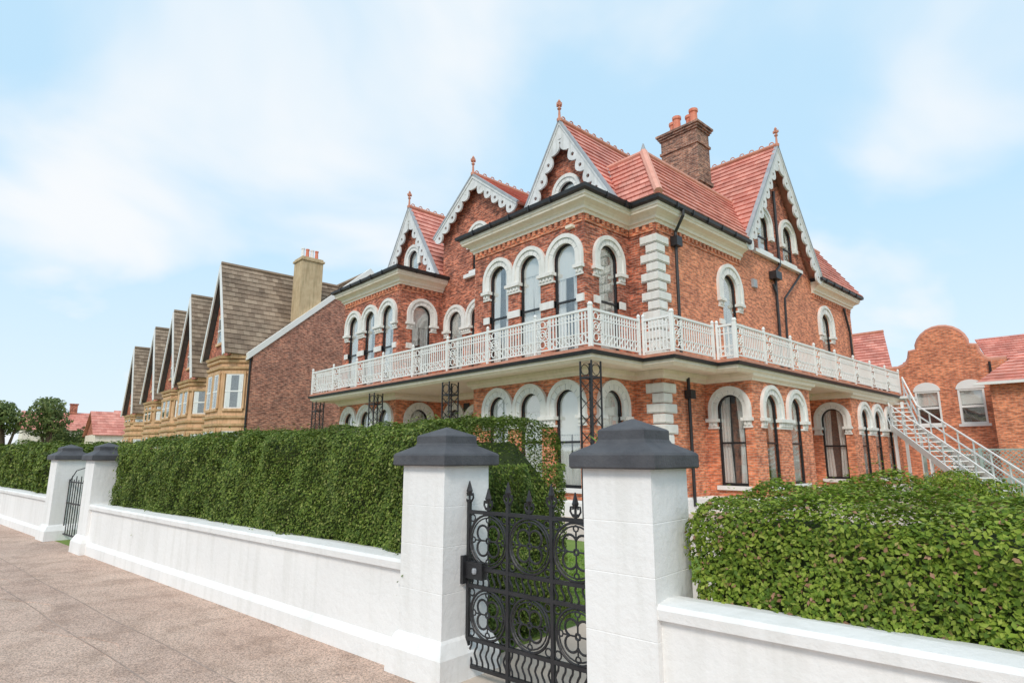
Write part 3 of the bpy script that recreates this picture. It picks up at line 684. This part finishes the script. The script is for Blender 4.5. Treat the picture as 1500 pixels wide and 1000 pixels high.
def quatre(c,z,R_):
    T(circ(c,z,R_,28),.0095,True); T(circ(c,z,R_-.022,28),.006,True)
    q=R_*.42
    for a in range(4):
        an=a*math.pi/2+math.pi/4; x,y=c+q*.95*math.cos(an),z+q*.95*math.sin(an)
        T(circ(x,y,q*.72,12,an-2.0,an+2.0,True),.0085)
        xx,yy=c+R_*.80*math.cos(an+math.pi/4),z+R_*.80*math.sin(an+math.pi/4)
        T(circ(xx,yy,.020,8),.006,True)
        T([(c+math.cos(an+math.pi/4)*.02,z+math.sin(an+math.pi/4)*.02),(c+R_*.68*math.cos(an+math.pi/4),z+R_*.68*math.sin(an+math.pi/4))],.006)
    T(circ(c,z,.018,8),.009,True)
for i in range(k):
    c=g0+(i+.5)*bw
    for (za,zb) in ((.775,1.18),(.275,.645)):
        zc=(za+zb)/2; R_=min(bw/2-.012,(zb-za)/2-.013)
        quatre(c,zc,R_)
        for sx_ in (-1,1):
            for sz in (-1,1):
                x=c+sx_*(bw/2-.04); z=zc+sz*((zb-za)/2-.045)
                T(circ(x,z,.026,10),.006,True)
    for (za,zb) in ((.645,.775),(.09,.275)):
        for j in range(7):
            s=c-bw/2+(j+.5)*bw/7
            T([(s+.014*math.sin(t*math.pi/4*(1.5 if zb-za>.15 else 1)),za+(zb-za)*t/8) for t in range(9)],.008)
fbox(Gt,'lock','black',FW,g0+.0,g0+.17,.70,.82,gn-.03,gn+.035)
fbox(Gt,'lock','black',FW,g0-.045,g0-.002,.66,.86,gn-.06,gn+.06)
lathe(Gt,'lock','lead',*FW.p(g0+.1,0,gn+.04).xy,[(.015,.74),(.02,.75),(.02,.77),(.015,.78)],8)
G2='wrought_iron_gate|1'; a0,a1=p2b+.5,p2a-.02
for z in (.12,.7,1.1): fbox(G2,'rails','black',FW,a0,a1,z-.012,z+.012,gn-.012,gn+.012)
for i in range(13):
    s=a0+(a1-a0)*i/12; ftube(G2,'bars','black',FW,[(s,.1),(s,1.22 if i%2 else 1.15)],gn,.009,5)
ftube(G2,'bars','black',FW,[(a0,1.1),(a0+.4,1.32),((a0+a1)/2,1.38),(a1-.4,1.32),(a1,1.1)],gn,.01,5)

# ============================================================ GROUND
def poly(P,mat,s0,s1,n0,n1,z0,z1,part='surface'): hplate(P,part,mat,[frame_rect(s0,s1,n0,n1)],z0,z1)
box('ground','surface','land',-900,900,-900,900,-.6,-.16)
poly('road','asphalt',-400,200,4.4,13,-.3,-.13)
for s in range(-60,10): poly('road','white',s*4,s*4+2,8.6,8.7,-.1299,-.126,'centre_line')
poly('kerb','concrete',-400,200,4.25,4.4,-.3,.0)
poly('kerb','concrete',-400,200,13,13.15,-.3,.0)
poly('pavement','pave',-400,200,-.12,4.249,-.3,0)
def wavy(mat,n0,wid,z,amp=.03,part='seams',s0=-60,s1=6):
    ss=[s0+i*.3 for i in range(int((s1-s0)/.3)+1)]
    a=[loc(s,n0+amp*math.sin(s*.45)+amp*.3*math.sin(s*2.3)) for s in ss]; b_=[loc(s,n0+wid*(1+.4*math.sin(s*3.1))+amp*math.sin(s*.45)+amp*.3*math.sin(s*2.3)) for s in reversed(ss)]
    hplate('pavement',part,mat,[a+b_],0,z)
wavy('pavedk',.95,.4,.004,.03,'repair_strip'); wavy('seam',.94,.010,.0055); wavy('seam',1.35,.010,.0056)
poly('pavement','pavedk',-11.4,-8.7,1.75,2.3,0,.0035,'patch')
poly('pavement','seam',-11.4,-11.39,1.38,2.33,.0,.0062,'seams')
rs=rng.uniform(-16,-2,16); rn=rng.uniform(.2,3.6,16)
for a_,b_ in zip(rs,rn):
    r_=random.uniform(.008,.02); x,y=loc(a_,b_); hplate('pavement','stains','seam',[[(x+r_*random.uniform(.7,1.2)*math.cos(t),y+r_*random.uniform(.7,1.2)*math.sin(t)) for t in [i*math.pi/5 for i in range(10)]]],0,.0063)
poly('garden_lawn','lawn',-32,200,-60,-.121,-.3,0.001)
poly('garden_lawn','lawn',-400,-32.001,-14,-.121,-.3,0.001)
poly('garden_path','path',-3.9,-2.4,-9,-.13,0,.006)
poly('garden_path','path',-3.72,-2.51,-.13,.0,0,.007)
hplate('garden_path','surface','path',[[(-27,9.0),(-4.4,9.0),(-4.4,34),(-27,34)]],0,.01)  # pale forecourt sheet, added to bounce neutral light up onto cornice and soffit

# ============================================================ FOLIAGE
def leafmesh(name,mat,P,Nn,size,parent=None,narrow=.5,jit=.42):
    n=len(P); P=np.asarray(P,float); Nn=np.asarray(Nn,float)+rng.normal(0,jit,(n,3)); Nn/=np.linalg.norm(Nn,axis=1)[:,None]
    t=rng.normal(0,1,(n,3)); t-=Nn*(t*Nn).sum(1)[:,None]; t/=np.linalg.norm(t,axis=1)[:,None]
    b=np.cross(Nn,t); sz=(size*rng.uniform(.6,1.3,n))[:,None]
    v=np.empty((n,4,3)); v[:,0]=P-t*sz*.5; v[:,1]=P+b*sz*narrow*.5+Nn*sz*.1; v[:,2]=P+t*sz*.5; v[:,3]=P-b*sz*narrow*.5+Nn*sz*.1
    me=bpy.data.meshes.new(name); me.vertices.add(4*n); me.vertices.foreach_set('co',v.reshape(-1))
    idx=np.arange(n)[:,None]*4+np.array([0,1,2,0,2,3]); me.loops.add(6*n); me.loops.foreach_set('vertex_index',idx.reshape(-1).astype(np.int32))
    me.polygons.add(2*n); me.polygons.foreach_set('loop_start',(np.arange(2*n)*3).astype(np.int32))
    try: me.polygons.foreach_set('loop_total',np.full(2*n,3,np.int32))
    except Exception: pass
    me.update(calc_edges=True); me.materials.append(M[mat]); ob=bpy.data.objects.new(name,me); sc.collection.objects.link(ob)
    if parent: ob.parent=parent
    return ob
_w=[]
_r=np.random.default_rng(3)
for i in range(34):
    f=1.6*(1.13**i) if i<24 else _r.uniform(3,12); th=_r.uniform(0,math.pi); _w.append((f*math.cos(th),f*math.sin(th),_r.uniform(0,6.28),.034/(f**.55)))
def bumps(s,u):
    o=0
    for a,b,p,am in _w: o=o+am*np.sin(s*a+u*b+p)
    return o
EMP={}
def empty(name):
    e=bpy.data.objects.new(name,None); sc.collection.objects.link(e); return e
def hedge(name,mat,s0,s1,n0,n1,zt,dens,size,rc=.16,z0=.1,re0=.22,re1=.22,lump=1.0):
    e=empty(name)
    Ln=s1-s0; D=n0-n1
    segs=[('f',zt-rc-z0),('c1',rc*math.pi/2),('t',D-2*rc),('c2',rc*math.pi/2),('b',zt-rc-z0)]
    tot=sum(x[1] for x in segs); n=int(tot*Ln*dens)
    u=rng.uniform(0,tot,n); s=rng.uniform(s0,s1,n); keep=np.ones(n,bool)
    nn=np.zeros(n); zz=np.zeros(n); an=np.zeros(n); o=0
    for k,l in segs:
        m=(u>=o)&(u<o+l); q=u[m]-o
        if k=='f': nn[m]=n0; zz[m]=z0+q; an[m]=0
        if k=='c1': a=q/rc; nn[m]=n0-rc+rc*np.cos(a); zz[m]=zt-rc+rc*np.sin(a); an[m]=a
        if k=='t': nn[m]=n0-rc-q; zz[m]=zt; an[m]=math.pi/2
        if k=='c2': a=math.pi/2+q/rc; nn[m]=n1+rc+rc*np.cos(a); zz[m]=zt-rc+rc*np.sin(a); an[m]=a
        if k=='b': nn[m]=n1; zz[m]=zt-rc-q; an[m]=math.pi; keep[m]=rng.uniform(0,1,m.sum())<.25
        if k=='f': keep[m]=(zz[m]>.6)|(rng.uniform(0,1,m.sum())<.15)
        o+=l
    ne=int(D*(zt-z0)*dens*2); ee=rng.integers(0,2,ne)
    dn=np.cos(an); dz=np.sin(an)
    dep=bumps(s,u)*lump-rng.exponential(.025,n)+.02
    spr=rng.uniform(0,1,n)<.045; dep[spr]+=rng.uniform(0,.08,spr.sum())
    nn2=nn+dn*dep; zz2=zz+dz*dep
    for sd,re in ((0,re0),(1,re1)):
        dd=(s-s0) if sd==0 else (s1-s); m=dd<re; f=1-np.sqrt(np.clip(1-((re-dd[m])/re)**2,0,1))
        zz2[m]-=f*re*np.clip(dz[m],0,1); nn2[m]-=f*min(re,.25)*dn[m]
    s,nn2,zz2,dn,dz=[a[keep] for a in (s,nn2,zz2,dn,dz)]
    esg=np.where(ee==0,-1,1); es=np.where(ee==0,s0,s1); en=rng.uniform(n1+.08,n0-.08,ne); ez=rng.uniform(z0,zt-np.where(ee==0,re0,re1)*.8,ne)
    ed=bumps(en*1.3,ez)*lump+.01-rng.exponential(.03,ne)
    es=es+esg*ed
    S_=np.concatenate([s,es]); N_=np.concatenate([nn2,en]); Z_=np.concatenate([zz2,ez])
    DS=np.concatenate([np.zeros(len(s)),esg]); DN=np.concatenate([dn,np.zeros(ne)]); DZ=np.concatenate([dz,np.zeros(ne)])
    o=np.array(FW.o); d_=np.array(FW.d); nv=np.array(FW.n)
    P=o+S_[:,None]*d_+N_[:,None]*nv; P[:,2]=Z_
    NN=DS[:,None]*d_+DN[:,None]*nv; NN[:,2]=DZ+.5
    leafmesh('leaves',mat,P,NN,size,e,.6)
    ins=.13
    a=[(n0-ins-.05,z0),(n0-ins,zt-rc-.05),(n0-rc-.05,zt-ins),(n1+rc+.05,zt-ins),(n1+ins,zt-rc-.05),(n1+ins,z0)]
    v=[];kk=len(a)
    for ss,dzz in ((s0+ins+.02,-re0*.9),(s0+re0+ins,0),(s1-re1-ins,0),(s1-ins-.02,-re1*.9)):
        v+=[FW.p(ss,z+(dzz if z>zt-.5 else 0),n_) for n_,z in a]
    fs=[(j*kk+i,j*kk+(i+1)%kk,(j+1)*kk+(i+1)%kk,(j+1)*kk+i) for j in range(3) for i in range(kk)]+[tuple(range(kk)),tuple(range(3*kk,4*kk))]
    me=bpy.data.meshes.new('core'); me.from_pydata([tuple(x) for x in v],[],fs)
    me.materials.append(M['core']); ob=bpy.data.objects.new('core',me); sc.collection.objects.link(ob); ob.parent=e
    return e
hedge('privet_hedge','leafL',-7.5,-3.88,-.24,-1.8,1.86,6400,.032,re0=.02,re1=.42)
hedge('privet_hedge','leafL',-12.35,-7.45,-.24,-1.8,1.85,4400,.038,re1=.02)
hedge('privet_hedge','leafL',-42,-15.5,-.24,-1.6,1.83,1000,.08)
hedge('privet_hedge','leafR',-1.95,3.6,-.26,-1.35,1.32,8200,.031,re0=.12)

def clump(name,mat,blobs,count,size,trunk=None):
    e=empty(name); Ps=[];Ns=[]
    vol=sum(b[3]**2 for b in blobs)
    for (x,y,z,r) in blobs:
        n=int(count*r*r/vol); d_=rng.normal(0,1,(n,3)); d_/=np.linalg.norm(d_,axis=1)[:,None]
        f=1+.16*np.sin(d_[:,0]*7+x)*np.sin(d_[:,1]*8+y)+.12*np.sin(d_[:,2]*9+z+x)
        rr=r*f*(1-rng.exponential(.13,n)); Ps.append(np.array([x,y,z])+d_*rr[:,None]*np.array([1,1,.85])); Ns.append(d_)
    P=np.concatenate(Ps); NN=np.concatenate(Ns); m=P[:,2]>.02
    leafmesh('leaves',mat,P[m],NN[m],size,e,.6)
    if trunk:
        for (x,y,z,r) in blobs:
            tube('@'+name+'#'+str(id(e)),'trunk','bark',[(trunk[0],trunk[1],0),(trunk[0]+(x-trunk[0])*.3,trunk[1]+(y-trunk[1])*.3,z*.45),(x,y,z)],trunk[2],6,r2=trunk[2]*.25)
        EMP['@'+name+'#'+str(id(e))]=e
    return e
clump('garden_shrub','leafR',[(-5.2,23.2,.4,.7),(-4.5,22.5,.5,.7),(-3.7,22.9,.4,.65),(-4.9,24.2,.6,.7)],9000,.09)
clump('garden_shrub','leafR',[(-7.5,22.6,.35,.5),(-7.3,23.6,.3,.5),(-7.0,23.1,.4,.5)],4000,.07)
clump('garden_shrub','leafT',[(-15,10.9,.4,.5),(-13.8,10.8,.5,.6),(-12.3,10.9,.4,.5),(-19,10.9,.5,.6),(-22,10.9,.6,.7)],8000,.08)
e=empty('spiky_palm_plant'); k='@palm'; EMP[k]=e
px,py=-6.3,7.9
tube(k,'stem','bark',[(px,py,0),(px+.03,py,.9),(px,py,1.55)],.07,8)
for i in range(70):
    a=random.uniform(0,6.28); el=random.uniform(.1,1.4); l=random.uniform(.45,.7); d0=Vector((math.cos(a)*math.cos(el),math.sin(a)*math.cos(el),math.sin(el)))
    b0=Vector((px,py,1.55)); s_=d0.cross(Vector((0,0,1))).normalized()*.018; m_=b0+d0*l*.55; t_=b0+d0*l+Vector((0,0,-.22*math.cos(el)))
    add(k,'fronds','grass',[b0-s_,b0+s_,m_+s_,t_,m_-s_],[(0,1,2,4),(4,2,3)])
n=30000; s=rng.uniform(-6.5,6,n); q=rng.uniform(-7,-.3,n); keep=~((s>-3.95)&(s<-2.35)); s=s[keep];q=q[keep]; n=len(s)
o=np.array(FW.o); P=o+s[:,None]*np.array(FW.d)+q[:,None]*np.array(FW.n); P[:,2]=.02
P=P[P[:,1]<8.95]; n=len(P)
e=empty('lawn_grass'); leafmesh('blades','grass',P,np.tile([1,0,.1],(n,1)),.07,e,.25,.55)
for i in range(9):
    x=-96-rng.uniform(0,22); y=-2+i*3.3+rng.uniform(-1,1); h=rng.uniform(5.2,8)
    bl=[(x+rng.uniform(-2,2),y+rng.uniform(-2,2),h-rng.uniform(0,2.8),rng.uniform(1.2,2.1)) for _ in range(5)]
    clump('distant_tree','leafT',bl,2600,.42,(x,y,.3))
for i,(x,y,h) in enumerate(((-108,22,5.4),(-125,12,5.8),(-92,17,4.2))):
    P='distant_house|%d'%i
    box(P,'walls','cream',x-4,x+4,y-5,y+5,0,h)
    tiles(P,'tile',(x+4.3,y-5.3,h-.1),(x+4.3,y+5.3,h-.1),(x,y-5.3,h+3),(x,y+5.3,h+3),.6,.6)
    tiles(P,'tile',(x-4.3,y-5.3,h-.1),(x-4.3,y+5.3,h-.1),(x,y-5.3,h+3),(x,y+5.3,h+3),.6,.6)
    plate(P,'walls','brick',[[(x-4,h),(x+4,h),(x,h+2.8)]],F(y-4.9),-.1,0)
    box(P,'chimney','brick',x-.5,x+.5,y+1,y+2,h+2,h+4.3); box(P,'chimney','brick',x-.6,x+.6,y+.9,y+2.1,h+4.3,h+4.5)
Fe='lattice_garden_fence'; frf=Fr((-6.5,27.5,0),(1,-.12,0))
for i in range(9): fbox(Fe,'posts','wood',frf,i*1.8,i*1.8+.09,0,1.9,-.05,.04)
for z in (.1,.8,1.8): fbox(Fe,'rails','wood',frf,0,14.4,z,z+.06,-.02,.02)
for i in range(96):
    for sg in (1,-1): ftube(Fe,'lattice','wood',frf,[(i*.15,.86 if sg>0 else 1.8),(min(14.4,i*.15+.94),1.8 if sg>0 else .86)],.0,.014,4)
for i in range(115): fbox(Fe,'boards','wood',frf,i*.125,i*.125+.1,.1,.8,.021,.035)

# ============================================================ build objects
for key,parts in G.items():
    name=key.split('|')[0]
    if key in EMP: e=EMP[key]
    else: e=empty(name)
    for (part,mat),(v,f) in parts.items():
        me=bpy.data.meshes.new(part); me.from_pydata(v,[],f); me.update()
        bm=bmesh.new(); bm.from_mesh(me); bmesh.ops.recalc_face_normals(bm,faces=bm.faces); bm.to_mesh(me); bm.free()
        me.materials.append(M[mat]); ob=bpy.data.objects.new(part,me); sc.collection.objects.link(ob); ob.parent=e

# ============================================================ world, sun, camera
EL=42
S_=Vector((.42,-.66,0)).normalized()*math.cos(math.radians(EL))+Vector((0,0,math.sin(math.radians(EL))))
w=bpy.data.worlds.new('World'); sc.world=w; w.use_nodes=True; nt=w.node_tree; nt.nodes.clear()
sky=N(nt,'ShaderNodeTexSky',sky_type='NISHITA'); sky.sun_disc=False; sky.sun_elevation=math.radians(EL); sky.sun_rotation=math.atan2(S_.x,S_.y)
sky.air_density=1.0; sky.dust_density=.6; sky.ozone_density=1.5
bg=N(nt,'ShaderNodeBackground'); bg.inputs[1].default_value=.15; nt.links.new(sky.outputs[0],bg.inputs[0])
bgh=N(nt,'ShaderNodeBackground'); bgh.inputs[0].default_value=(.53,.80,1.0,1); bgh.inputs[1].default_value=1.08
bg2=N(nt,'ShaderNodeBackground'); bg2.inputs[0].default_value=(.93,.95,.97,1); bg2.inputs[1].default_value=1.03
tc=N(nt,'ShaderNodeTexCoord'); sp=N(nt,'ShaderNodeSeparateXYZ'); nt.links.new(tc.outputs['Generated'],sp.inputs[0])
ad=N(nt,'ShaderNodeMath',operation='ADD'); ad.inputs[1].default_value=.35; nt.links.new(sp.outputs[2],ad.inputs[0])
mxm=N(nt,'ShaderNodeMath',operation='MAXIMUM'); mxm.inputs[1].default_value=.1; nt.links.new(ad.outputs[0],mxm.inputs[0])
cb=N(nt,'ShaderNodeCombineXYZ')
for i in (0,1):
    dv=N(nt,'ShaderNodeMath',operation='DIVIDE'); nt.links.new(sp.outputs[i],dv.inputs[0]); nt.links.new(mxm.outputs[0],dv.inputs[1]); nt.links.new(dv.outputs[0],cb.inputs[i])
no=N(nt,'ShaderNodeTexNoise'); no.inputs['Scale'].default_value=1.7; no.inputs['Detail'].default_value=5; no.inputs['Roughness'].default_value=.45; no.inputs['Distortion'].default_value=.4
nt.links.new(cb.outputs[0],no.inputs['Vector'])
mr=N(nt,'ShaderNodeMapRange',interpolation_type='SMOOTHSTEP'); mr.inputs['From Min'].default_value=.43; mr.inputs['From Max'].default_value=.68; mr.inputs['To Min'].default_value=.06; mr.inputs['To Max'].default_value=.95
nt.links.new(no.outputs['Fac'],mr.inputs[0])
hz=N(nt,'ShaderNodeMapRange'); hz.inputs['From Min'].default_value=.0; hz.inputs['From Max'].default_value=.4; hz.inputs['To Min'].default_value=.6; hz.inputs['To Max'].default_value=0
nt.links.new(sp.outputs[2],hz.inputs[0])
mxx=N(nt,'ShaderNodeMath',operation='MAXIMUM'); nt.links.new(hz.outputs[0],mxx.inputs[0]); nt.links.new(mr.outputs[0],mxx.inputs[1])
m0=N(nt,'ShaderNodeMixShader'); m0.inputs[0].default_value=.85; nt.links.new(bg.outputs[0],m0.inputs[1]); nt.links.new(bgh.outputs[0],m0.inputs[2])
mx=N(nt,'ShaderNodeMixShader'); nt.links.new(mxx.outputs[0],mx.inputs[0]); nt.links.new(m0.outputs[0],mx.inputs[1]); nt.links.new(bg2.outputs[0],mx.inputs[2])
out=N(nt,'ShaderNodeOutputWorld'); nt.links.new(mx.outputs[0],out.inputs[0])
sd=bpy.data.lights.new('sun','SUN'); sd.energy=2.1; sd.angle=math.radians(16); sd.color=(1,.91,.81)
so=bpy.data.objects.new('sun',sd); sc.collection.objects.link(so); so.rotation_euler=(-S_).to_track_quat('-Z','Y').to_euler()
cd=bpy.data.cameras.new('camera'); cd.sensor_width=36; cd.lens=20.88; cd.clip_end=3000; cd.clip_start=.05
co=bpy.data.objects.new('camera',cd); sc.collection.objects.link(co); co.location=(0,0,1.6)
co.rotation_euler=(math.radians(90+10.9),0,math.radians(47.5)); sc.camera=co
